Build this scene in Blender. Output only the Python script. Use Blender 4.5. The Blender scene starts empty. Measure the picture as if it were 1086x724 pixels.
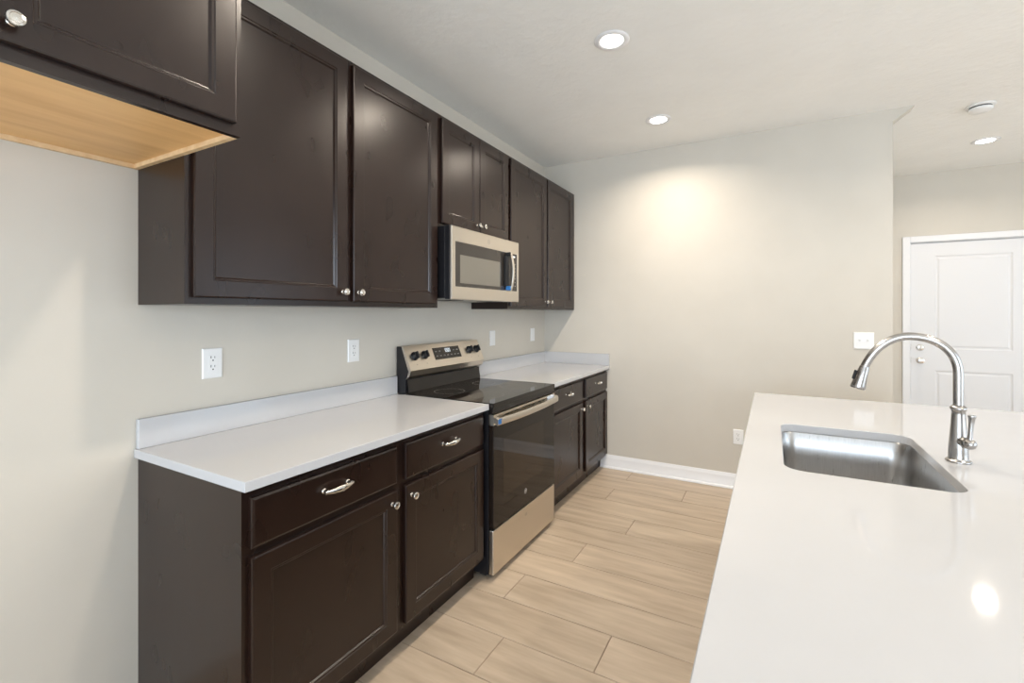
import bpy, bmesh, math, random
from mathutils import Vector, Matrix
random.seed(7)
S = bpy.context.scene
COL = S.collection
PI = math.pi

# ------------------------------------------------------------------ camera
cam_d = bpy.data.cameras.new('camera')
cam = bpy.data.objects.new('camera', cam_d); COL.objects.link(cam)
cam_d.sensor_width = 36.0
cam_d.lens = 487.16 / 1086 * 36
cam_d.shift_x = -9.83 / 1086
cam_d.shift_y = -30.1 / 1086
cam_d.clip_start = 0.02
cam.location = (1.9234, 0, 1.3806)
cam.rotation_euler = (PI / 2, 0, 0.5003)
S.camera = cam

# ------------------------------------------------------------------ light, exposure
S.view_settings.view_transform = 'Standard'
S.view_settings.look = 'None'
S.view_settings.gamma = 1
S.view_settings.use_curve_mapping = False
S.view_settings.exposure = 0.24
w = bpy.data.worlds.new('daylight'); S.world = w; w.use_nodes = True
bg = w.node_tree.nodes['Background']
bg.inputs[0].default_value = (0.72, 0.86, 1.0, 1)
bg.inputs[1].default_value = 2.0
LAMP_W = 11.0            # each recessed downlight
DAY = (0.76, 0.88, 1.0)


def area(name, loc, rot, sx, sy, power, color):
    d = bpy.data.lights.new(name, 'AREA'); d.shape = 'RECTANGLE'
    d.size = sx; d.size_y = sy; d.energy = power; d.color = color
    o = bpy.data.objects.new(name, d); COL.objects.link(o)
    o.location = loc; o.rotation_euler = rot
    return o


# daylight through unseen windows, added to light the room (right wall and the wall behind the camera)
area('window_daylight', (6.10, 0.9, 1.35), (0, PI / 2, 0), 2.0, 3.0, 38, DAY)
area('window_daylight', (6.10, 4.3, 1.35), (0, PI / 2, 0), 2.0, 1.6, 7, DAY)
area('patio_daylight', (2.4, -3.10, 1.2), (PI / 2, 0, 0), 3.6, 2.2, 128, (.76, .87, 1))

sd = bpy.data.lights.new('sun', 'SUN'); sd.energy = 11.0; sd.angle = .01; sd.color = (1, .97, .92)  # added sun: its patch on the unseen floor bounces light to the ceiling
sun = bpy.data.objects.new('sun', sd); COL.objects.link(sun)
sun.location = (9, 0, 5); sun.rotation_euler = Vector((-.72, -.30, -.85)).to_track_quat('-Z', 'Y').to_euler()

# ------------------------------------------------------------------ materials


def newmat(name, color, rough=0.5, metal=0.0, spec=0.5, coat=0.0, coat_rough=0.05):
    m = bpy.data.materials.new(name); m.use_nodes = True
    b = m.node_tree.nodes['Principled BSDF']
    b.inputs['Base Color'].default_value = (*color, 1)
    b.inputs['Roughness'].default_value = rough
    b.inputs['Metallic'].default_value = metal
    b.inputs['Specular IOR Level'].default_value = spec
    b.inputs['Coat Weight'].default_value = coat
    b.inputs['Coat Roughness'].default_value = coat_rough
    return m


def noise_on(m, scale, c1, c2, stretch=(1, 1, 1), bump=0.0, bscale=None, rough=None, detail=4, attr=None, dist=0.002):
    nt = m.node_tree; N = nt.nodes; L = nt.links; b = N['Principled BSDF']
    tc = N.new('ShaderNodeTexCoord'); mp = N.new('ShaderNodeMapping')
    mp.inputs['Scale'].default_value = stretch
    L.new(tc.outputs['Object'], mp.inputs[0])
    vec = mp.outputs[0]
    if attr:
        at = N.new('ShaderNodeAttribute'); at.attribute_name = attr
        ad = N.new('ShaderNodeVectorMath'); ad.operation = 'ADD'
        sc = N.new('ShaderNodeVectorMath'); sc.operation = 'SCALE'; sc.inputs['Scale'].default_value = 37
        L.new(at.outputs['Vector'], sc.inputs[0])
        L.new(mp.outputs[0], ad.inputs[0]); L.new(sc.outputs[0], ad.inputs[1]); vec = ad.outputs[0]
    n = N.new('ShaderNodeTexNoise'); n.inputs['Scale'].default_value = scale; n.inputs['Detail'].default_value = detail
    L.new(vec, n.inputs['Vector'])
    r = N.new('ShaderNodeValToRGB')
    r.color_ramp.elements[0].position = 0.3; r.color_ramp.elements[0].color = (*c1, 1)
    r.color_ramp.elements[1].position = 0.7; r.color_ramp.elements[1].color = (*c2, 1)
    L.new(n.outputs['Fac'], r.inputs[0])
    out = r.outputs[0]
    if attr:
        hs = N.new('ShaderNodeHueSaturation')
        sx = N.new('ShaderNodeSeparateXYZ'); L.new(at.outputs['Vector'], sx.inputs[0])
        mr = N.new('ShaderNodeMapRange'); mr.inputs['To Min'].default_value = 0.95; mr.inputs['To Max'].default_value = 1.05
        L.new(sx.outputs[0], mr.inputs['Value']); L.new(mr.outputs[0], hs.inputs['Value'])
        L.new(out, hs.inputs['Color']); out = hs.outputs[0]
    L.new(out, b.inputs['Base Color'])
    if rough:
        mr = N.new('ShaderNodeMapRange'); mr.inputs['To Min'].default_value = rough[0]; mr.inputs['To Max'].default_value = rough[1]
        L.new(n.outputs['Fac'], mr.inputs['Value']); L.new(mr.outputs[0], b.inputs['Roughness'])
    if bump:
        n2 = n
        if bscale:
            n2 = N.new('ShaderNodeTexNoise'); n2.inputs['Scale'].default_value = bscale; n2.inputs['Detail'].default_value = 3
            L.new(vec, n2.inputs['Vector'])
        bp = N.new('ShaderNodeBump'); bp.inputs['Strength'].default_value = bump; bp.inputs['Distance'].default_value = dist
        L.new(n2.outputs['Fac'], bp.inputs['Height']); L.new(bp.outputs[0], b.inputs['Normal'])
    return m


M = {}
M['wall'] = noise_on(newmat('greige_wall_paint', (.56, .53, .47), .55), 3, (.60, .56, .49), (.625, .585, .515), bump=.12, bscale=260, dist=.001)
M['ceiling'] = noise_on(newmat('textured_ceiling_paint', (.78, .76, .72), .8), 4, (.84, .835, .805), (.865, .86, .83), bump=.8, bscale=20, dist=.005)
M['trim'] = newmat('white_trim_paint', (.82, .82, .83), .35)
M['door'] = newmat('white_door_paint', (.76, .76, .77), .4)
M['floor'] = noise_on(newmat('light_oak_plank', (.5, .36, .25), .38), 3.0, (.40, .315, .230), (.57, .465, .355), (0.9, 7, 1), rough=(.3, .5), attr='plank', bump=.12, detail=12)
M['gap'] = newmat('plank_seam', (.16, .11, .075), .8)
M['cab'] = noise_on(newmat('espresso_stained_wood', (.02, .013, .01), .36, spec=.48), 4, (.0140, .0060, .0038), (.0172, .0078, .0050), (3, 3, 1.6), rough=(.25, .32), detail=1)
M['maple'] = noise_on(newmat('natural_maple', (.62, .38, .16), .45), 5, (.73, .42, .165), (.88, .56, .25), (4, .5, 4), detail=6)
M['maple_edge'] = noise_on(newmat('maple_ply_edge', (.7, .5, .3), .6), 30, (.66, .43, .22), (.80, .60, .36), (1, 1, 1))
M['quartz'] = noise_on(newmat('white_quartz', (.85, .84, .83), .12, spec=.5), 2.2, (.515, .520, .535), (.54, .545, .56), rough=(.05, .08), detail=4)
M['nickel'] = newmat('satin_nickel', (.66, .63, .58), .26, 1)
M['steel'] = noise_on(newmat('brushed_stainless', (.62, .57, .5), .3, 1), 30, (.635, .585, .515), (.655, .605, .535), (1, .15, 40), rough=(.27, .31), detail=2)
M['sinksteel'] = noise_on(newmat('satin_sink_steel', (.66, .67, .68), .22, 1), 40, (.47, .465, .46), (.53, .525, .52), (6, 6, .4), rough=(.25, .33), detail=3)
M['faucet'] = newmat('brushed_nickel_faucet', (.43, .415, .40), .27, 1)
M['blackglass'] = newmat('black_ceramic_glass', (.010, .008, .007), .04, spec=.38)
M['ovenglass'] = newmat('oven_door_glass', (.012, .008, .006), .03, spec=.28)
M['ovenwin'] = newmat('oven_window_glass', (.030, .020, .013), .05, spec=.28)
M['mwglass'] = newmat('microwave_glass', (.035, .030, .026), .12, spec=.5)
M['mwwin'] = noise_on(newmat('microwave_screened_window', (.17, .155, .13), .18), 900, (.15, .14, .115), (.20, .185, .155))
M['black'] = newmat('black_enamel', (.010, .010, .012), .3)
M['blackmat'] = newmat('matte_black', (.008, .008, .009), .7)
M['plate'] = newmat('white_plastic', (.84, .84, .83), .3)
M['slot'] = newmat('dark_slot', (.05, .05, .05), .6)
M['grey'] = newmat('printed_grey', (.35, .33, .30), .5)
M['bluefilm'] = newmat('blue_film', (.03, .16, .42), .25)
M['clearfilm'] = newmat('whitish_film', (.66, .74, .84), .2)
M['digit'] = newmat('display_digits', (.8, .85, .9), .4)
M['mwunder'] = newmat('microwave_underside', (.38, .36, .33), .4, .6)


def emit(name, color, st):
    m = bpy.data.materials.new(name); m.use_nodes = True
    b = m.node_tree.nodes['Principled BSDF']
    b.inputs['Base Color'].default_value = (1, 1, 1, 1)
    b.inputs['Emission Color'].default_value = (*color, 1)
    b.inputs['Emission Strength'].default_value = st
    return m


M['lens'] = emit('led_lens', (1, .95, .87), 14)
M['led'] = emit('led_digits', (.75, .9, 1), .35)

# ------------------------------------------------------------------ mesh helpers


def box(bm, x0, x1, y0, y1, z0, z1, bev=0.0, seg=1):
    t = bmesh.new()
    bmesh.ops.create_cube(t, size=1)
    for v in t.verts:
        v.co = Vector(((x0 + x1) / 2 + v.co.x * (x1 - x0), (y0 + y1) / 2 + v.co.y * (y1 - y0), (z0 + z1) / 2 + v.co.z * (z1 - z0)))
    if bev:
        bmesh.ops.bevel(t, geom=t.edges[:], offset=bev, segments=seg, affect='EDGES', profile=.5)
    merge(bm, t)


def merge(bm, t):
    me = bpy.data.meshes.new('tmp'); t.to_mesh(me); t.free(); bm.from_mesh(me); bpy.data.meshes.remove(me)


def rings(bm, loops, cap0=True, cap1=True, closed=True):
    vs = [[bm.verts.new(p) for p in lp] for lp in loops]
    n = len(vs[0])
    for a, b in zip(vs[:-1], vs[1:]):
        for i in range(n if closed else n - 1):
            j = (i + 1) % n
            try:
                bm.faces.new((a[i], a[j], b[j], b[i]))
            except ValueError:
                pass
    if cap0: bm.faces.new(vs[0][::-1])
    if cap1: bm.faces.new(vs[-1])


def front_panel(bm, y0, y1, z0, z1, prof):
    """nested rectangles facing +x; prof = [(inset, x), ...]"""
    rings(bm, [[(x, y0 + i, z0 + i), (x, y1 - i, z0 + i), (x, y1 - i, z1 - i), (x, y0 + i, z1 - i)] for i, x in prof])


def prism_y(bm, prof, y0, y1):
    """polygon in xz extruded along y"""
    rings(bm, [[(x, y0, z) for x, z in prof], [(x, y1, z) for x, z in prof]])


def prism_x(bm, prof, x0, x1):
    rings(bm, [[(x0, y, z) for y, z in prof], [(x1, y, z) for y, z in prof]])


def lathe(bm, prof, axis='z', org=(0, 0, 0), n=28, mat=None):
    """prof = [(r, h)]; closed with caps"""
    lp = []
    for r, h in prof:
        ring = []
        for k in range(n):
            a = 2 * PI * k / n
            c, s = r * math.cos(a), r * math.sin(a)
            p = {'z': (c, s, h), 'x': (h, c, s), 'y': (s, h, c)}[axis]
            p = Vector(p)
            if mat is not None: p = mat @ p
            ring.append(tuple(p + Vector(org)))
        lp.append(ring)
    rings(bm, lp)


def tube(bm, pts, rads, n=20, flat=1.0):
    """sweep a circle along pts"""
    pts = [Vector(p) for p in pts]
    if not isinstance(rads, (list, tuple)): rads = [rads] * len(pts)
    loops = []; up = None
    for i, p in enumerate(pts):
        t = (pts[min(i + 1, len(pts) - 1)] - pts[max(i - 1, 0)]).normalized()
        if up is None:
            up = Vector((0, 0, 1)) if abs(t.z) < .9 else Vector((0, 1, 0))
        u = (up - t * up.dot(t)).normalized(); up = u
        v = t.cross(u)
        loops.append([tuple(p + u * rads[i] * math.cos(2 * PI * k / n) + v * rads[i] * flat * math.sin(2 * PI * k / n)) for k in range(n)])
    rings(bm, loops)


def bez(p0, p1, p2, p3, n):
    o = []
    for i in range(n + 1):
        t = i / n; s = 1 - t
        o.append(Vector(p0) * s ** 3 + Vector(p1) * 3 * s * s * t + Vector(p2) * 3 * s * t * t + Vector(p3) * t ** 3)
    return o


def rrect(x0, x1, y0, y1, r, z, n=8):
    pts = []
    for cx, cy, a0 in ((x1 - r, y1 - r, 0), (x0 + r, y1 - r, 90), (x0 + r, y0 + r, 180), (x1 - r, y0 + r, 270)):
        for k in range(n + 1):
            a = math.radians(a0 + 90 * k / n)
            pts.append((cx + r * math.cos(a), cy + r * math.sin(a), z))
    return pts


def obj(name, bm, m, parent=None, smooth=False, angle=35, kind=None):
    bmesh.ops.recalc_face_normals(bm, faces=bm.faces[:])
    me = bpy.data.meshes.new(name); bm.to_mesh(me); bm.free()
    me.materials.append(M[m] if isinstance(m, str) else m)
    o = bpy.data.objects.new(name, me); COL.objects.link(o)
    if smooth:
        for p in me.polygons: p.use_smooth = True
        try:
            me.set_sharp_from_angle(angle=math.radians(angle))
        except Exception:
            pass
    if parent is not None:
        par_local = parent.get('_org')
        o.parent = parent
        if par_local is not None:
            off = Vector(par_local)
            me.transform(Matrix.Translation(-off))
    if kind: o['kind'] = kind
    return o


def thing(name, label, cat, org=(0, 0, 0), group=None):
    o = bpy.data.objects.new(name, None); COL.objects.link(o)
    o.location = org; o.empty_display_size = .1
    o['label'] = label; o['category'] = cat
    if group: o['group'] = group
    o['_org'] = list(org)
    return o


def sub(name, bm, m, parent, root_org, **k):
    """sub-part: parent is a mesh part whose own origin is at the root's origin"""
    o = obj(name, bm, m, None, **k)
    o.data.transform(Matrix.Translation(-Vector(root_org)))
    o.parent = parent
    return o


def struct(name, bm, m, parent=None, **k):
    return obj(name, bm, m, parent, kind='structure' if parent is None else None, **k)


def text_mesh(body, size, depth, mat4):
    c = bpy.data.curves.new('t', 'FONT'); c.body = body; c.size = size; c.extrude = depth
    c.align_x = 'CENTER'; c.align_y = 'CENTER'
    o = bpy.data.objects.new('t', c); COL.objects.link(o)
    dg = bpy.context.evaluated_depsgraph_get()
    me = bpy.data.meshes.new_from_object(o.evaluated_get(dg))
    me.transform(mat4)
    bpy.data.objects.remove(o); bpy.data.curves.remove(c)
    bm = bmesh.new(); bm.from_mesh(me); bpy.data.meshes.remove(me)
    return bm


FACE_X = Matrix(((0, 0, 1, 0), (1, 0, 0, 0), (0, 1, 0, 0), (0, 0, 0, 1)))   # text x->y, y->z, normal->x

# ------------------------------------------------------------------ the room
YB = 3.984      # face of the wall behind the counters
YH = 5.975      # hall end wall
ZC = 2.78
XR, YF = 6.0, -3.0
XE = 2.648      # outer corner of the back wall

# floor: planks across the room, one mesh
bm = bmesh.new()
lay = bm.faces.layers.float_vector.new('plank') if False else None
joints = {0: .919, 1: 1.32, 2: .778, 3: .50, 4: .948, 5: .53, 6: 1.117, 7: .50, 8: .833, 9: 1.337, -1: .45}
PW, PL = .2295, 1.22
tint = []
k0 = int(math.floor((YF - 1.452) / PW)); k1 = int(math.ceil((YH + .1 - 1.452) / PW))
rr = random.Random(3)
for k in range(k0, k1):
    ya = max(1.452 + k * PW, YF); yb = min(1.452 + (k + 1) * PW, YH + .1)
    j = joints.get(k, rr.uniform(0, 1.2))
    x = j - PL * math.ceil((j + .0) / PL) if j > 0 else j
    while x < XR:
        xa, xb = max(x, 0), min(x + PL, XR)
        if xb - xa > .01 and yb - ya > .01:
            g = .0013
            vs = [(xa + g, ya + g), (xb - g, ya + g), (xb - g, yb - g), (xa + g, yb - g)]
            lo = [bm.verts.new((a, b, -.003)) for a, b in vs]
            cxm, cym = (xa + xb) / 2, (ya + yb) / 2
            hi = [bm.verts.new((a + (.0012 if a < cxm else -.0012), b + (.0012 if b < cym else -.0012), 0)) for a, b in vs]
            bm.faces.new(hi)
            for i in range(4):
                bm.faces.new((lo[i], lo[(i + 1) % 4], hi[(i + 1) % 4], hi[i]))
            t = (rr.random(), rr.random(), rr.random())
            tint += [t] * 5
        x += PL
nplank = len(bm.faces)
f = bm.faces.new([bm.verts.new(p) for p in ((0, YF, -.003), (XR, YF, -.003), (XR, YH + .1, -.003), (0, YH + .1, -.003))])
tint.append((0, 0, 0))
me = bpy.data.meshes.new('floor'); bm.to_mesh(me); bm.free()
me.materials.append(M['floor']); me.materials.append(M['gap'])
me.polygons[nplank].material_index = 1
at = me.attributes.new('plank', 'FLOAT_VECTOR', 'FACE')
for i, t in enumerate(tint): at.data[i].vector = t
fl = bpy.data.objects.new('floor', me); COL.objects.link(fl); fl['kind'] = 'structure'

bm = bmesh.new(); box(bm, -.1, XR + .1, YF - .1, YH + .1, ZC, ZC + .1); struct('ceiling', bm, 'ceiling')
bm = bmesh.new(); box(bm, -.1, 0, YF - .1, YB + .12, -.1, ZC); struct('wall_left', bm, 'wall')
# back wall with the small raked gusset under the ceiling at its free end
bm = bmesh.new()
pf = [(0, -.1), (XE, -.1), (XE, 2.694), (2.765, ZC), (0, ZC)]
rings(bm, [[(x, YB, z) for x, z in pf], [(x, YB + .12, z) for x, z in pf]])
struct('wall_back', bm, 'wall')
bm = bmesh.new(); box(bm, XE - .12, XE, YB + .12, YH, -.1, ZC); struct('wall_hall', bm, 'wall')
# hall end wall with door opening
DX0, DX1, DZ = 3.140, 4.080, 2.098
bm = bmesh.new()
box(bm, XE - .12, DX0, YH, YH + .12, -.1, ZC); box(bm, DX1, XR, YH, YH + .12, -.1, ZC); box(bm, DX0, DX1, YH, YH + .12, DZ, ZC)
box(bm, DX0, DX1, YH + .10, YH + .12, -.1, DZ)
struct('wall_hall_end', bm, 'wall')
# right wall and wall behind the camera, with unseen window openings added to let daylight in


def holed(x_is, c0, c1, a0, a1, holes, name):
    bm = bmesh.new(); cur = a0
    def seg(u0, u1, z0, z1):
        if x_is: box(bm, c0, c1, u0, u1, z0, z1)
        else: box(bm, u0, u1, c0, c1, z0, z1)
    for h0, h1, z0, z1 in holes:
        seg(cur, h0, -.1, ZC)
        if z0 > 0: seg(h0, h1, -.1, z0)
        seg(h0, h1, z1, ZC); cur = h1
    seg(cur, a1, -.1, ZC)
    struct(name, bm, 'wall')


holed(True, XR, XR + .1, YF - .1, YH + .1, [(-.6, 2.4, .4, 2.35), (3.5, 5.1, .4, 2.35)], 'wall_right')
holed(False, YF - .1, YF, 0, XR, [(.6, 4.2, .0, 2.3)], 'wall_front')


def winframe(name, x_is, c, u0, u1, z0, z1, nm):
    bm = bmesh.new()
    def seg(a, b, p, q, d=.03):
        if x_is: box(bm, c - d, c + d, a, b, p, q, .003)
        else: box(bm, a, b, c - d, c + d, p, q, .003)
    seg(u0, u0 + .05, z0, z1); seg(u1 - .05, u1, z0, z1); seg(u0 + .05, u1 - .05, z0, z0 + .05); seg(u0 + .05, u1 - .05, z1 - .05, z1)
    for i in range(1, nm):
        u = u0 + (u1 - u0) * i / nm; seg(u - .03, u + .03, z0 + .05, z1 - .05)
    struct(name, bm, 'trim')


winframe('window_1', True, XR + .05, -.6, 2.4, .4, 2.35, 3)  # frames of the added, unseen windows
winframe('window_2', True, XR + .05, 3.5, 5.1, .4, 2.35, 2)
winframe('window_3', False, YF - .05, .6, 4.2, .0, 2.3, 3)

# baseboard along the back wall and hall
BPROF = [(0, 0), (.016, 0), (.016, .018), (.0135, .022), (.0135, .085), (.011, .096), (.007, .106), (.005, .116), (0, .116)]


def baseboard(name, x0, x1, ywall):
    bm = bmesh.new()
    rings(bm, [[(x, ywall - d, z) for d, z in BPROF] for x in (x0, x1)])
    # shoe mould
    sh = [(.0161, 0.0)] + [(.0161 + .013 * math.cos(a), .001 + .018 * math.sin(a)) for a in [i * PI / 12 for i in range(7)]]
    rings(bm, [[(x, ywall - d, z) for d, z in sh] for x in (x0, x1)])
    struct(name, bm, 'trim', smooth=True)


baseboard('baseboard_back', .565, XE - .001, YB)
baseboard('baseboard_hall', XE + .002, DX0 - .062, YH)

# hall door: casing, slab with two moulded panels, hardware
bm = bmesh.new()
def casing_seg(bm, x0, x1, z0, z1):
    box(bm, x0, x1, YH - .018, YH - .0005, z0, z1, .004)
casing_seg(bm, DX0 - .055, DX0 + .006, 0, DZ + .055)
casing_seg(bm, DX1 - .006, DX1 + .055, 0, DZ + .055)
casing_seg(bm, DX0 + .006, DX1 - .006, DZ - .006, DZ + .055)
box(bm, DX0 + .0005, DX0 + .012, YH - .0004, YH + .095, 0, DZ - .0065); box(bm, DX1 - .012, DX1 - .0005, YH - .0004, YH + .095, 0, DZ - .0065)
box(bm, DX0 + .0125, DX1 - .0125, YH - .0004, YH + .095, DZ - .012, DZ - .0065)
struct('trim_1', bm, 'trim')
bm = bmesh.new()
yf = YH + .012
dx0, dx1, dz0, dz1 = DX0 + .016, DX1 - .016, .012, DZ - .016
# slab as grid with two recess/raised panels
xs = [dx0, 3.344, 3.902, dx1]; zs = [dz0, .22, .809, 1.024, 1.95, dz1]
for i in range(3):
    for j in range(5):
        a, b, c, d = xs[i], xs[i + 1], zs[j], zs[j + 1]
        if i == 1 and j in (1, 3):
            def R(ins, y): return [(a + ins, y, c + ins), (b - ins, y, c + ins), (b - ins, y, d - ins), (a + ins, y, d - ins)]
            rings(bm, [R(0, yf), R(.008, yf + .007), R(.020, yf + .008), R(.034, yf + .002), R(.04, yf + .002)], cap0=False)
        else:
            bm.faces.new([bm.verts.new(p) for p in ((a, yf, c), (b, yf, c), (b, yf, d), (a, yf, d))])
bmesh.ops.remove_doubles(bm, verts=bm.verts[:], dist=1e-5)
be = [e for e in bm.edges if len(e.link_faces) == 1]
ex = bmesh.ops.extrude_edge_only(bm, edges=be)
for v in [g for g in ex['geom'] if isinstance(g, bmesh.types.BMVert)]: v.co.y = yf + .04
door = struct('door_1', bm, 'door', angle=20)
for nm, z, rs in (('deadbolt', 1.035, 1), ('door_knob', .905, 0)):
    bm = bmesh.new()
    if rs:
        lathe(bm, [(.001, 0), (.032, 0), (.032, -.008), (.026, -.016), (.018, -.018), (.001, -.018)], 'y', (3.228, yf - .0003, z))
        box(bm, 3.222, 3.234, yf - .032, yf - .016, z - .016, z + .016, .003)
    else:
        lathe(bm, [(.001, 0), (.031, 0), (.031, -.006), (.014, -.012), (.012, -.03), (.024, -.038), (.028, -.05), (.024, -.06), (.001, -.065)], 'y', (3.228, yf - .0003, z))
    struct(nm, bm, 'nickel', door, smooth=True)
bm = bmesh.new()
for z in (1.035, .905): box(bm, DX0 + .0135, DX0 + .0155, YH + .0, YH + .03, z - .03, z + .03)
struct('strike_plate', bm, 'nickel', door)

# ------------------------------------------------------------------ cabinet parts


def knob(parent, x, y, z, org, r=.0145):
    bm = bmesh.new()
    lathe(bm, [(.001, 0), (.0085, 0), (.0085, .002), (.0055, .005), (.0052, .014), (.009, .018), (r, .020), (r + .0007, .024), (r - .001, .028),
               (.010, .0295), (.009, .0283), (.006, .0283), (.001, .0295)], 'x', (x, y, z), 24)
    return sub('knob', bm, 'nickel', parent, org, smooth=True)


def pull(parent, x, y, z, org):
    bm = bmesh.new()
    hw = .048
    for s in (-1, 1):
        lathe(bm, [(.001, 0), (.0085, 0), (.009, .003), (.006, .006), (.005, .018), (.006, .022), (.001, .024)], 'x', (x, y + s * hw, z), 16)
    n = 18; pts = []; rd = []
    for i in range(n + 1):
        t = i / n * 2 - 1
        pts.append((x + .021 + .012 * (1 - t * t), y + t * (hw + .008), z - .001))
        rd.append(.0045 + .0055 * (1 - abs(t) ** 1.6) if abs(t) < .93 else .0052)
    tube(bm, pts, rd, 14, flat=.55)
    lathe(bm, [(.001, -.0012), (.0108, -.0012), (.0115, 0), (.0108, .0012), (.001, .0012)], 'y', (x + .032, y, z - .001), 16)
    return sub('handle', bm, 'nickel', parent, org, smooth=True)


def door_bm(y0, y1, z0, z1, xb, xf, fw=.056):
    bm = bmesh.new()
    front_panel(bm, y0, y1, z0, z1, [(.0, xb), (0, xf - .005), (.0015, xf - .0015), (.005, xf), (fw, xf), (fw + .0025, xf - .003), (fw + .008, xf - .0035), (fw + .012, xf - .0095), (fw + .014, xf - .010)])
    return bm


def drawer_bm(y0, y1, z0, z1, xb, xf):
    bm = bmesh.new()
    front_panel(bm, y0, y1, z0, z1, [(.0, xb), (0, xf - .007), (.0015, xf - .003), (.008, xf), (.012, xf)])
    return bm


def base_cabinet(y0, y1, drawers, label, grp=None):
    org = (0, y0, 0)
    t = thing('base_cabinet', label, 'cabinet', org, grp)
    bm = bmesh.new()
    box(bm, .002, .592, y0, y1, .105, .883)
    box(bm, .002, .540, y0 + .0005, y1 - .0005, .0, .105)
    obj('body', bm, 'cab', t)
    # face frame
    bm = bmesh.new()
    ys = [y0, drawers[0][0] + .012] ; xa, xb = .592, .611
    box(bm, xa, xb, y0, y0 + .035, .105, .883); box(bm, xa, xb, y1 - .035, y1, .105, .883)
    m0, m1 = drawers[0][1] - .010, drawers[1][0] + .010
    box(bm, xa, xb, m0, m1, .105, .883)
    for a, b in ((y0 + .035, m0), (m1, y1 - .035)):
        for z0, z1 in ((.105, .145), (.680, .715), (.845, .883)):
            box(bm, xa, xb, a, b, z0, z1)
    obj('face_frame', bm, 'cab', t)
    bm = bmesh.new()
    box(bm, .5405, .556, y0 + .001, y1 - .001, .001, .104, .001)
    obj('toe_kick', bm, 'cab', t)
    for i, (a, b) in enumerate(drawers):
        dr = obj('drawer', drawer_bm(a, b, .710, .856, .6115, .631), 'cab', t)
        pull(dr, .631, (a + b) / 2 - .004, .797, org)
        do = obj('door', door_bm(a, b, .128, .686, .6115, .631), 'cab', t)
        knob(do, .631, b - .030 if i == 0 else a + .030, .640, org)
    return t


base_cabinet(.757, 1.986, [(.776, 1.352), (1.401, 1.967)], 'dark espresso base cabinet with two drawers and two doors, nearest, left of the range')
base_cabinet(2.758, 3.982, [(2.790, 3.361), (3.433, 3.966)], 'dark espresso base cabinet with drawers and doors, between the range and far wall')


def upper_cabinet(y0, y1, z0, z1, doors, dz0, dz1, knobs, label, depth=.305, under=None):
    org = (0, y0, z0)
    t = thing('wall_cabinet', label, 'cabinet', org)
    bm = bmesh.new()
    box(bm, .002, depth - .019, y0, y1, z0 + (.020 if under else 0), z1)
    obj('body', bm, 'cab', t)
    bm = bmesh.new()
    st = .032
    box(bm, depth - .019, depth, y0, y0 + st, z0, z1); box(bm, depth - .019, depth, y1 - st, y1, z0, z1)
    box(bm, depth - .019, depth, y0 + st, y1 - st, z0, z0 + st); box(bm, depth - .019, depth, y0 + st, y1 - st, z1 - st, z1)
    mid = (doors[0][1] + doors[1][0]) / 2
    hm = max(.02, (doors[1][0] - doors[0][1]) / 2 + .012)
    box(bm, depth - .019, depth, mid - hm, mid + hm, z0 + st, z1 - st)
    obj('face_frame', bm, 'cab', t)
    if under:
        bm = bmesh.new(); box(bm, .016, depth - .0195, y0 + .016, y1 - .016, z0 + .014, z0 + .0198)
        obj('underside_panel', bm, 'maple', t)['label'] = 'honey coloured maple underside'
        bm = bmesh.new()
        box(bm, .002, .015, y0, y1, z0, z0 + .0198); box(bm, .015, depth - .0195, y0, y0 + .015, z0, z0 + .0198); box(bm, .015, depth - .0195, y1 - .015, y1, z0, z0 + .0198)
        obj('underside_rim', bm, 'maple_edge', t)['label'] = 'pale bare plywood edge'
    for (a, b), ky in zip(doors, knobs):
        do = obj('door', door_bm(a, b, dz0, dz1, depth + .0005, depth + .0195), 'cab', t)
        knob(do, depth + .0195, ky, dz0 + .040, org)
    return t


upper_cabinet(.757, 1.998, 1.409, 2.481, [(.776, 1.374), (1.404, 1.976)], 1.431, 2.462, (1.347, 1.431),
              'tall dark wall cabinet with two large doors above the nearest countertop')
upper_cabinet(1.999, 2.757, 1.862, 2.481, [(2.018, 2.386), (2.391, 2.743)], 1.880, 2.462, (2.358, 2.419),
              'short dark wall cabinet with two narrow doors directly above the microwave')
upper_cabinet(2.758, 3.935, 1.409, 2.481, [(2.778, 3.357), (3.380, 3.916)], 1.431, 2.462, (3.330, 3.408),
              'tall dark wall cabinet with two doors nearest the far wall')
upper_cabinet(-.160, .756, 1.874, 2.481, [(-.140, .262), (.280, .735)], 1.904, 2.462, (.236, .307),
              'deep dark cabinet with maple underside high at the upper left corner', depth=.611, under=True)
bm = bmesh.new(); box(bm, .2865, .305, 3.9355, YB - .001, 1.409, 2.481)
o = obj('filler_strip', bm, 'cab'); o['label'] = 'narrow dark filler strip closing the gap between last wall cabinet and far wall'; o['category'] = 'filler strip'

# ------------------------------------------------------------------ countertops
ZT = .914


def counter(y0, y1, label, back=False):
    org = (0, y0, ZT - .03)
    t = thing('countertop', label, 'countertop', org)
    bm = bmesh.new(); box(bm, .0015, .648, y0, y1, ZT - .030, ZT, .002, 2)
    obj('slab', bm, 'quartz', t)
    bm = bmesh.new(); box(bm, .0015, .020, y0 + .006, y1 - (.0205 if back else 0), ZT + .0003, ZT + .102, .0015, 1)
    if back:
        box(bm, .0015, .646, y1 - .020, y1, ZT + .0003, ZT + .102, .0015, 1)
    obj('backsplash', bm, 'quartz', t)
    return t


counter(.745, 1.989, 'white quartz countertop with low backsplash, nearest, left of the range')
counter(2.752, YB - .0015, 'white quartz countertop with backsplash on two sides, in the far corner', True)

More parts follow.
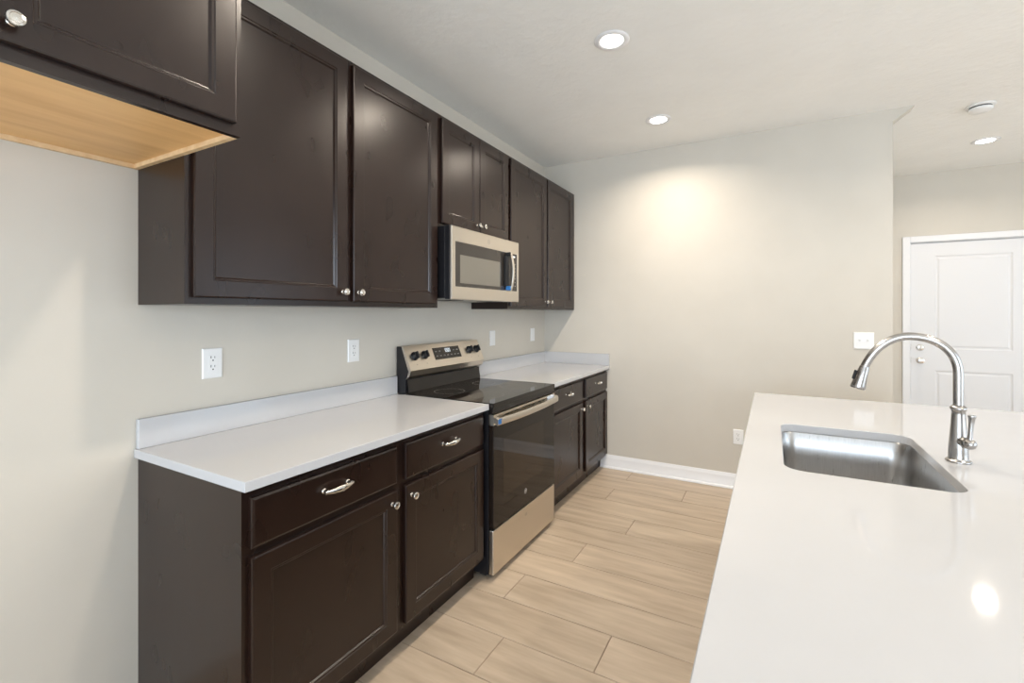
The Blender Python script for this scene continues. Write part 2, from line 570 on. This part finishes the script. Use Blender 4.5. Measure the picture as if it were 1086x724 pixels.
# ------------------------------------------------------------------ kitchen island
IX0, IX1, IY0, IY1 = 1.831, 3.05, .30, 3.03
SX0, SX1, SY0, SY1 = 1.955, 2.378, 1.590, 2.243
t = thing('kitchen_island', 'island with broad white quartz top in the right foreground', 'island', (IX0, IY0, 0))
bm = bmesh.new()
outer = rrect(IX0, IX1, IY0, IY1, .004, 0, 8)
inner = rrect(SX0, SX1, SY0, SY1, .07, 0, 8)
inner = rrect(SX0, SX1, SY0, SY1, .055, 0, 8)
def at_z(l, z, d=0): return [(x, y, z) for x, y, _ in l]
def grow(l, d):
    c = Vector(((IX0 + IX1) / 2, (IY0 + IY1) / 2, 0)); return l
rings(bm, [at_z(inner, ZT - .03), at_z(rrect(SX0, SX1, SY0, SY1, .055, 0), ZT - .002), at_z(rrect(SX0 - .002, SX1 + .002, SY0 - .002, SY1 + .002, .057, 0), ZT),
           at_z(rrect(IX0 + .002, IX1 - .002, IY0 + .002, IY1 - .002, .004, 0), ZT), at_z(outer, ZT - .002), at_z(outer, ZT - .03), at_z(inner, ZT - .03)], cap0=False, cap1=False)
bmesh.ops.remove_doubles(bm, verts=bm.verts[:], dist=1e-5)
obj('quartz_top', bm, 'quartz', t)
bm = bmesh.new()
bx0, bx1 = IX0 + .035, IX1 - .30
# hollow carcass, open above for the sink
for a in ((bx0, bx0 + .02, IY0 + .03, IY1 - .03), (bx1 - .02, bx1, IY0 + .03, IY1 - .03), (bx0 + .02, bx1 - .02, IY0 + .03, IY0 + .05), (bx0 + .02, bx1 - .02, IY1 - .05, IY1 - .03)):
    box(bm, *a, .105, ZT - .0305)
box(bm, bx0 + .075, bx1, IY0 + .03, IY1 - .03, 0, .104)
obj('body', bm, 'cab', t)
# aisle side fronts
edges = [.34, .90, 1.36, 2.46, 3.0]
for a, b in zip(edges[:-1], edges[1:]):
    halves = [(a, b)] if b - a < .7 else [(a, (a + b) / 2), ((a + b) / 2, b)]
    for c, d in halves:
        bm = bmesh.new()
        xf, xb = bx0 - .0195, bx0 - .0005
        rg = [(.0, xb), (0, xf + .005), (.003, xf), (.056, xf), (.068, xf + .0095)]
        rings(bm, [[(x, c + .01 + i, .128 + i), (x, d - .01 - i, .128 + i), (x, d - .01 - i, .86 - i), (x, c + .01 + i, .86 - i)] for i, x in rg])
        obj('door', bm, 'cab', t)

# sink
SZ = ZT - .0305
org = (2.166, 1.916, .70)
t = thing('sink', 'undermount stainless steel sink bowl set into the island top', 'sink', org)
bm = bmesh.new()
e = .004
L = []
for ins, z, r in ((-e - .018, SZ - .0005, .075), (-e - .018, SZ - .002, .075), (-e + .0, SZ - .0022, .057)):
    L.append(rrect(SX0 + ins, SX1 - ins, SY0 + ins, SY1 - ins, r, z, 10))
L = [rrect(SX0 - .022, SX1 + .022, SY0 - .022, SY1 + .022, .075, SZ - .002, 10),
     rrect(SX0 - .022, SX1 + .022, SY0 - .022, SY1 + .022, .075, SZ, 10),
     rrect(SX0 - .004, SX1 + .004, SY0 - .004, SY1 + .004, .059, SZ, 10),
     rrect(SX0 - .001, SX1 + .001, SY0 - .001, SY1 + .001, .058, SZ - .004, 10)]
for ins, z, r in ((.004, SZ - .10, .060), (.008, SZ - .175, .062), (.014, SZ - .195, .062), (.026, SZ - .207, .058), (.045, SZ - .212, .05)):
    L.append(rrect(SX0 + ins, SX1 - ins, SY0 + ins, SY1 - ins, r, z, 10))
L.append(rrect(2.166 - .06, 2.166 + .06, 1.916 - .06, 1.916 + .06, .055, SZ - .216, 10))
rings(bm, L, cap0=False)
obj('bowl', bm, 'sinksteel', t, smooth=True, angle=50)
bm = bmesh.new()
lathe(bm, [(.001, 0), (.03, 0), (.034, .003), (.044, .005), (.046, .003), (.046, 0), (.046, -.0)][::-1], 'z', (2.166, 1.916, SZ - .2155))
obj('drain', bm, 'nickel', t, smooth=True)

# faucet
FX, FY = 2.436, 1.925
org = (FX, FY, ZT)
t = thing('faucet', 'brushed nickel gooseneck kitchen faucet standing behind the island sink', 'faucet', org)
bm = bmesh.new()
z0 = ZT + .0003
lathe(bm, [(.001, 0), (.031, 0), (.032, .003), (.030, .006), (.026, .009), (.0245, .013), (.0245, .03), (.0235, .05), (.021, .085), (.0182, .12), (.017, .150), (.0172, .160),
           (.020, .163), (.0208, .167), (.020, .171), (.0165, .174), (.0135, .178), (.001, .178)], 'z', (FX, FY, z0), 36)
obj('body', bm, 'faucet', t, smooth=True, angle=60)
bm = bmesh.new()
P0 = (FX, FY, 1.085); P1 = (FX, FY, 1.19)
pts = [Vector(P0), Vector((FX, FY, 1.14))] + bez(P1, (FX, FY, 1.265), (FX - .055, FY, 1.305), (FX - .118, FY, 1.305), 14) + bez((FX - .118, FY, 1.305), (FX - .17, FY, 1.305), (FX - .215, FY, 1.262), (FX - .238, FY, 1.200), 12)[1:]
tube(bm, pts, .0128, 24)
obj('spout', bm, 'faucet', t, smooth=True, angle=60)
# spray head
hd = Vector((-.020, 0, -.075)).normalized()
q = Vector((0, 0, -1)).rotation_difference(hd).to_matrix().to_4x4()
bm = bmesh.new()
lathe(bm, [(.001, .002), (.0132, .002), (.0142, -.001), (.0142, -.004), (.0150, -.006), (.0178, -.035), (.0215, -.066), (.0222, -.074), (.0205, -.077), (.017, -.0755), (.001, -.0755)], 'z',
      (FX - .2385, FY, 1.199), 30, mat=q)
hdo = obj('spray_head', bm, 'faucet', t, smooth=True, angle=60)
bm = bmesh.new()
bb = bmesh.new(); box(bb, -.0235, -.0165, -.006, .006, -.050, -.018, .0025, 2)
for v in bb.verts: v.co = q @ v.co + Vector((FX - .2385, FY, 1.199))
merge(bm, bb)
sub('spray_button', bm, 'blackmat', hdo, org)
# side handle: stub, ball and upright lever
ha = Vector((.30, -.95, 0)).normalized()
bm = bmesh.new()
c = Vector((FX, FY, ZT + .068)); 
tube(bm, [c + ha * .010, c + ha * .030], [.0155, .0145], 20)
tube(bm, [c + ha * .0302, c + ha * .033, c + ha * .036], [.0165, .0175, .0165], 20)
b0 = c + ha * .048
mm = Matrix.Translation(b0)
bmesh.ops.create_uvsphere(bm, u_segments=24, v_segments=14, radius=.0160, matrix=mm)
tube(bm, [b0 + Vector((0, 0, .012)), b0 + Vector((.001, 0, .030)), b0 + Vector((.003, 0, .062)), b0 + Vector((.004, 0, .078)), b0 + Vector((.0045, 0, .083)), b0 + Vector((.0045, 0, .088))],
     [.0075, .0062, .0066, .0078, .0098, .0092], 18)
obj('handle', bm, 'faucet', t, smooth=True, angle=60)

# ------------------------------------------------------------------ range
RY0, RY1 = 1.993, 2.748
org = (.33, (RY0 + RY1) / 2, 0)
t = thing('electric_range', 'stainless and black glass-top electric range between the two base cabinets', 'range', org)
bm = bmesh.new(); box(bm, .02, .640, RY0 + .001, RY1 - .001, .03, .893, .002)
for a in (RY0 + .04, RY1 - .08):
    for b in (.06, .56): box(bm, b, b + .04, a, a + .04, .0, .03)
obj('body', bm, 'black', t)
bm = bmesh.new(); box(bm, .078, .672, RY0, RY1, .8935, .917, .003, 2)
ct = obj('cooktop', bm, 'blackglass', t)
bm = bmesh.new()
for cx, cy, r in ((.50, 2.19, .10), (.50, 2.56, .115), (.24, 2.19, .09), (.24, 2.56, .075)):
    bm = bmesh.new()
    lp = [(math.cos(2 * PI * k / 48), math.sin(2 * PI * k / 48)) for k in range(48)]
    for rr_ in (r,):
        rings(bm, [[(cx + (rr_ - .0015) * c_, cy + (rr_ - .0015) * s_, .9172) for c_, s_ in lp], [(cx + rr_ * c_, cy + rr_ * s_, .9172) for c_, s_ in lp]], False, False)
    sub('burner_ring', bm, 'grey', ct, org)
bm = bmesh.new(); box(bm, .6405, .668, RY0 + .001, RY1 - .001, .862, .8932, .003, 2)
obj('front_rail', bm, 'blackglass', t)
# oven door
bm = bmesh.new(); box(bm, .6415, .670, RY0 + .003, RY1 - .003, .271, .802, .003, 2)
od = obj('oven_door', bm, 'ovenglass', t)
bm = bmesh.new(); box(bm, .668, .6704, RY0 + .105, RY1 - .165, .405, .715)
sub('oven_window', bm, 'ovenwin', od, org)
bm = bmesh.new()
# vented stainless trim: a strip with real slots
y = RY0 + .003
slots = []
for g in range(3):
    s0 = RY0 + .115 + g * .20
    slots.append((s0, s0 + .145))
yy0 = y
for s0, s1 in slots:
    box(bm, .6415, .671, yy0, s0, .803, .857)
    for za, zb in ((.803, .822), (.829, .836), (.843, .857)):
        box(bm, .6415, .671, s0, s1, za, zb)
    nb = 3
    for k in range(1, nb): 
        u = s0 + (s1 - s0) * k / nb; box(bm, .6418, .6708, u - .003, u + .003, .804, .856)
    yy0 = s1
box(bm, .6415, .671, yy0, RY1 - .003, .803, .857)
sub('vent_trim', bm, 'steel', od, org)
bm = bmesh.new(); box(bm, .6405, .6414, RY0 + .02, RY1 - .02, .805, .856)
sub('vent_backing', bm, 'blackmat', od, org)
bm = bmesh.new()
n = 24; lps = []
for i in range(n + 1):
    u = i / n * 2 - 1
    yv = (RY0 + RY1) / 2 + u * ((RY1 - RY0) / 2 - .001)
    bow = .014 * (1 - u * u)
    x0 = .684 + bow; x1 = .698 + bow; zz0 = .806 - .004 * (1 - u * u); zz1 = .842 - .004 * (1 - u * u)
    lps.append([(x0, yv, zz0 + .003), (x1 - .004, yv, zz0), (x1, yv, zz0 + .006), (x1, yv, zz1 - .008), (x1 - .005, yv, zz1), (x0, yv, zz1 - .002)])
rings(bm, lps)
for yv in (RY0 + .001, RY1 - .031):
    box(bm, .6712, .690, yv, yv + .03, .816, .846, .003)
sub('handle', bm, 'steel', od, org, smooth=True, angle=40)
bm = bmesh.new(); box(bm, .6986, .7003, RY0 + .006, RY0 + .040, .812, .838)
sub('protective_film', bm, 'bluefilm', od, org)['label'] = 'blue protective film on handle end'
bm = bmesh.new(); box(bm, .6715, .6725, RY1 - .115, RY1 - .02, .808, .853)
sub('protective_film', bm, 'clearfilm', od, org)['label'] = 'pale bluish film on the vent trim'
# round maker's emblem
def emblem(parent, x, y, z, r, m):
    bm = text_mesh('GE', r * 1.05, .0002, Matrix.Translation((x, y, z)) @ FACE_X)
    lp = [(math.cos(2 * PI * k / 32), math.sin(2 * PI * k / 32)) for k in range(32)]
    rings(bm, [[(x, y + r * f_ * c_, z + r * f_ * s_) for c_, s_ in lp] for f_ in (.86, 1)], False, False)
    return sub('emblem', bm, m, parent, org, smooth=False)
emblem(od, .6706, 2.345, .352, .014, 'plate')
bm = bmesh.new(); box(bm, .6415, .669, RY0 + .003, RY1 - .003, .034, .262, .004, 2)
dr = obj('storage_drawer', bm, 'steel', t)
bm = text_mesh('GE', .020, .0002, Matrix.Translation((.6693, 2.35, .215)) @ FACE_X)
sub('lettering', bm, 'grey', dr, org)
# backguard
bm = bmesh.new()
prism_y(bm, [(.010, .9175), (.010, 1.186), (.044, 1.186), (.098, 1.046), (.088, 1.010), (.077, .998), (.077, .9175)], RY0 + .001, RY1 - .001)
bg_ = obj('backguard', bm, 'black', t)
bm = bmesh.new()
prism_y(bm, [(.0775, .996), (.081, .996), (.094, .925), (.094, .9177), (.0775, .9177)], RY0 + .012, RY1 - .012)
sub('lower_panel', bm, 'blackglass', bg_, org)
bm = bmesh.new()
prism_y(bm, [(.0455, 1.1865), (.056, 1.190), (.118, 1.050), (.104, 1.016), (.078, .999), (.0895, 1.0095), (.0995, 1.046)], RY0, RY1)
cp = sub('control_panel', bm, 'steel', bg_, org)
# things on the sloping face
A = Vector((.056, 0, 1.190)); B = Vector((.118, 0, 1.050))
dn = (B - A).normalized(); nrm = Vector((-dn.z, 0, dn.x)); 
if nrm.x < 0: nrm = -nrm
def face_pt(s, y, h=0.0): 
    p = A + dn * s + nrm * h; return Vector((p.x, y, p.z))
def plate(bm, y0, y1, s0, s1, h0, h1):
    lp = []
    for h in (h0, h1):
        lp.append([tuple(face_pt(s0, y0, h)), tuple(face_pt(s0, y1, h)), tuple(face_pt(s1, y1, h)), tuple(face_pt(s1, y0, h))])
    rings(bm, lp)
bm = bmesh.new(); plate(bm, 2.235, 2.505, .030, .108, .0002, .0015)
dsp = obj('display', bm, 'blackglass', t)
for s_, ks in ((.082, range(7)), (.052, (0, 1)), (.052, (5, 6))):
    bm = bmesh.new()
    for k in ks: plate(bm, 2.253 + k * .036, 2.253 + k * .036 + .017, s_, s_ + .006, .0016, .0018)
    sub('key_legend_row', bm, 'grey', dsp, org)
bm = bmesh.new()
plate(bm, 2.353, 2.356, .040, .064, .0016, .002)
for k in range(3):
    y_ = 2.36 + k * .016
    plate(bm, y_, y_ + .003, .040, .064, .0016, .002); plate(bm, y_ + .009, y_ + .012, .040, .064, .0016, .002)
    plate(bm, y_, y_ + .012, .040, .043, .0016, .002); plate(bm, y_, y_ + .012, .061, .064, .0016, .002)
sub('clock_digits', bm, 'led', dsp, org)
qn = Vector((0, 0, 1)).rotation_difference(nrm).to_matrix().to_4x4()
for ky in (2.062, 2.150, 2.612, 2.697):
    bm = bmesh.new()
    lathe(bm, [(.001, 0), (.0265, 0), (.0265, .004), (.0245, .006), (.0215, .008), (.0205, .022), (.018, .024), (.001, .024)], 'z', tuple(face_pt(.068, ky, .0003)), 28, mat=qn)
    g = bmesh.new(); box(g, -.0205, .0205, -.0055, .0055, .0205, .034, .002)
    for v in g.verts: v.co = qn @ (Matrix.Rotation(math.radians(0), 4, 'Z') @ v.co) + face_pt(.068, ky, .0003)
    merge(bm, g)
    obj('knob', bm, 'black', t, smooth=True)
bm = bmesh.new()
for ky in (2.062, 2.150, 2.612, 2.697):
    bm = bmesh.new()
    plate(bm, ky - .004, ky + .004, .118, .123, .0001, .0005)
    sub('printed_mark', bm, 'grey', cp, org)

# ------------------------------------------------------------------ microwave
MY0, MY1, MZ0, MZ1 = 2.001, 2.752, 1.457, 1.860
org = (.2, (MY0 + MY1) / 2, MZ0)
t = thing('microwave', 'stainless over-the-range microwave with blue film on its handle', 'microwave', org)
bm = bmesh.new(); box(bm, .003, .352, MY0 + .002, MY1 - .002, MZ0 + .006, MZ1, .002)
obj('body', bm, 'black', t)
bm = bmesh.new(); box(bm, .012, .350, MY0 + .01, MY1 - .01, MZ0 - .001, MZ0 + .0058, .001)
un = obj('underside', bm, 'mwunder', t)
for a_ in (MY0 + .08, MY1 - .22):
    bm = bmesh.new(); box(bm, .20, .32, a_, a_ + .14, MZ0 - .003, MZ0 - .0012)
    sub('grease_filter', bm, 'blackmat', un, org)
bm = bmesh.new(); box(bm, .3525, .386, MY0 + .001, MY1 - .001, MZ0, MZ1 - .001, .002)
obj('door_core', bm, 'black', t)
bm = bmesh.new()
FXM = .400
g0, g1, h0, h1 = 2.034, 2.728, 1.527, 1.777
rings(bm, [[(x, a, c_), (x, b, c_), (x, b, d_), (x, a, d_)] for x, a, b, c_, d_ in
           ((.3865, MY0, MY1, MZ0 - .001, MZ1), (FXM - .004, MY0, MY1, MZ0 - .001, MZ1), (FXM, MY0 + .004, MY1 - .004, MZ0 + .003, MZ1 - .004),
            (FXM, g0, g1, h0, h1), (FXM - .003, g0 + .002, g1 - .002, h0 + .002, h1 - .002))], cap1=False)
fr = obj('front_frame', bm, 'steel', t)
bm = bmesh.new(); box(bm, .3870, FXM - .0016, g0 + .001, g1 - .001, h0 + .001, h1 - .001)
gl = obj('door_glass', bm, 'mwglass', t)
bm = bmesh.new(); box(bm, .397, FXM - .0012, 2.080, 2.505, 1.548, 1.706, .0005)
sub('window_screen', bm, 'mwwin', gl, org)
for k in range(3):
    bm = bmesh.new()
    for i in range(7): box(bm, FXM - .0015, FXM - .0012, 2.655 + k * .020, 2.655 + k * .020 + .010, 1.56 + i * .024, 1.56 + i * .024 + .005)
    sub('key_legend_column', bm, 'grey', gl, org)
bm = bmesh.new(); box(bm, FXM - .0015, FXM - .0012, 2.660, 2.700, 1.752, 1.762)
sub('clock_digits', bm, 'led', gl, org)
emblem(fr, FXM + .0003, 2.372, 1.815, .014, 'grey')
# bowed handle
bm = bmesh.new(); lps = []
hy0, hy1 = 2.585, 2.607
for i in range(21):
    u = i / 20 * 2 - 1
    zv = 1.651 + u * .128
    bow = .022 * (1 - u * u) + (0.0)
    x0 = FXM + .010 + bow; x1 = x0 + .020
    lps.append([(x0, hy0 + .002, zv), (x1 - .004, hy0, zv), (x1, hy0 + .004, zv), (x1, hy1 - .004, zv), (x1 - .004, hy1, zv), (x0, hy1 - .002, zv)])
rings(bm, lps)
box(bm, FXM - .0012, FXM + .012, hy0 + .002, hy1 - .002, 1.524, 1.548, .002); box(bm, FXM - .0012, FXM + .012, hy0 + .002, hy1 - .002, 1.754, 1.778, .002)
hd_ = obj('handle', bm, 'steel', t, smooth=True, angle=40)
bm = bmesh.new(); box(bm, FXM + .0005, FXM + .036, hy0 - .012, hy0 - .001, 1.752, 1.775, .003); box(bm, FXM + .0005, FXM + .020, hy0 - .034, hy0 - .001, 1.557, 1.7515, .002)  # handle's dark side and reflection in the glass, built as black boxes
sub('handle_reflection', bm, 'blackmat', hd_, org)['label'] = 'black foam packing behind handle'
bm = bmesh.new(); box(bm, FXM + .0005, FXM + .036, hy0 - .014, hy0 - .001, 1.528, 1.556, .004)
sub('protective_film', bm, 'bluefilm', hd_, org)['label'] = 'bright blue film at foot of handle'

# ------------------------------------------------------------------ outlets and switches


def outlet(pos, facing, label, kind, grp=None, cat='outlet', name='wall_outlet'):
    """built facing +x at the origin then turned"""
    t = thing(name, label, cat, (0, 0, 0), grp)
    w2 = .0585 if kind == 'double' else .037
    bm = bmesh.new(); rings(bm, [[(x, -w2 + i, -.0585 + i), (x, w2 - i, -.0585 + i), (x, w2 - i, .0585 - i), (x, -w2 + i, .0585 - i)] for i, x in ((0, .0006), (0, .003), (.003, .0062), (.006, .0065))])
    pl = obj('cover_plate', bm, 'plate', t)
    bm = bmesh.new()
    if kind == 'duplex':
        box(bm, .0066, .0078, -.0165, .0165, -.033, .033, .0008)
        obj('receptacle', bm, 'plate', t)
        bm = bmesh.new()
        for s in (-1, 1):
            zc = s * .0175 + .002
            box(bm, .0079, .0082, -.0085, -.0060, zc, zc + .009); box(bm, .0079, .0082, .0055, .0075, zc, zc + .008)
            lathe(bm, [(.0003, .0079), (.0028, .0079), (.0028, .0082), (.0003, .0082)], 'x', (0, 0, zc - .008), 12)
        obj('socket_slots', bm, 'slot', t)
    elif kind == 'rocker':
        box(bm, .0066, .0082, -.0165, .0165, -.033, .033, .0008)
        obj('rocker', bm, 'plate', t)
    else:
        for yc in (-.023, .023):
            bm = bmesh.new()
            g = bmesh.new(); box(g, 0, .013, -.0045, .0045, -.005, .005, .001)
            for v in g.verts: v.co = Matrix.Rotation(math.radians(-25), 3, 'Y') @ v.co + Vector((.0055, yc, .003))
            merge(bm, g)
            obj('toggle', bm, 'plate', t)
        for yc in (-.023, .023):
            bm = bmesh.new(); box(bm, .0066, .0068, yc - .006, yc + .006, -.0125, .0125)
            obj('toggle_slot', bm, 'plate', t)
    t.location = pos
    if facing == '-y': t.rotation_euler = (0, 0, -PI / 2)
    return t


outlet((0, .996, 1.185), '+x', 'white duplex outlet on the left wall above the near end of the nearest countertop', 'duplex')
outlet((0, 1.686, 1.185), '+x', 'white duplex outlet on the left wall just left of the range', 'duplex')
outlet((0, 3.045, 1.185), '+x', 'narrow white wall plate just right of the range backguard', 'rocker', cat='wall plate', name='wall_plate')
outlet((0, 3.728, 1.185), '+x', 'white wall plate nearest the far corner on the left wall', 'rocker', cat='wall plate', name='wall_plate')
outlet((1.688, YB, .408), '-y', 'white duplex outlet low on the far wall beside the island', 'duplex')
outlet((2.486, YB, 1.187), '-y', 'white two-gang toggle switch plate on the far wall behind the faucet', 'double', cat='light switch', name='light_switch')

# ------------------------------------------------------------------ recessed lights, smoke detector


def downlight(x, y, label, power):
    org = (x, y, ZC)
    t = thing('recessed_light', label, 'ceiling light', org, None)
    bm = bmesh.new()
    lp = [(.088, -.0005), (.089, -.003), (.085, -.006), (.070, -.0075), (.062, -.007), (.058, -.004), (.058, -.0005)]
    rings(bm, [[(x + r * math.cos(2 * PI * k / 40), y + r * math.sin(2 * PI * k / 40), ZC + z) for k in range(40)] for r, z in lp], False, False)
    obj('trim_ring', bm, 'trim', t, smooth=True)
    bm = bmesh.new(); lathe(bm, [(.001, -.001), (.0575, -.001), (.0575, -.004), (.04, -.0055), (.001, -.006)], 'z', (x, y, ZC), 32)
    obj('lens', bm, 'lens', t, smooth=True)
    d = bpy.data.lights.new('downlight', 'AREA'); d.shape = 'DISK'; d.size = .11; d.spread = math.radians(150); d.energy = power; d.color = (1, .87, .72)
    o = bpy.data.objects.new('downlight', d); COL.objects.link(o); o.parent = t; o.location = (0, 0, -.009)
    return t


downlight(1.20, 2.291, 'round recessed ceiling light, the larger and nearer of the two over the aisle', LAMP_W)
downlight(1.20, 3.392, 'round recessed ceiling light nearest the far wall', LAMP_W)
downlight(3.44, 5.076, 'round recessed ceiling light in the hall in front of the white door', LAMP_W * .6)
downlight(1.20, 1.190, 'round recessed ceiling light over the aisle above the nearest counter', LAMP_W)
downlight(3.50, 3.30, 'round recessed ceiling light over the room right of the island', LAMP_W)
downlight(3.50, 1.10, 'added unseen recessed ceiling light nearest the camera right of the island', LAMP_W)  # unseen lamp, added for the light it gives the room

org = (3.155, 4.205, ZC)
t = thing('smoke_detector', 'round white smoke detector on the hall ceiling', 'smoke detector', org)
bm = bmesh.new(); lathe(bm, [(.001, -.0005), (.075, -.0005), (.076, -.008), (.071, -.011), (.001, -.011)], 'z', org, 36); obj('mounting_base', bm, 'plate', t, smooth=True)
bm = bmesh.new(); lathe(bm, [(.001, -.019), (.060, -.019), (.064, -.022), (.062, -.034), (.050, -.042), (.001, -.044)], 'z', org, 36); obj('cover', bm, 'plate', t, smooth=True)
bm = bmesh.new(); lathe(bm, [(.001, -.0112), (.057, -.0112), (.057, -.0188), (.001, -.0188)], 'z', org, 36); obj('sensor_gap', bm, 'slot', t, smooth=True)

for o in bpy.data.objects:
    if '_org' in o: del o['_org']
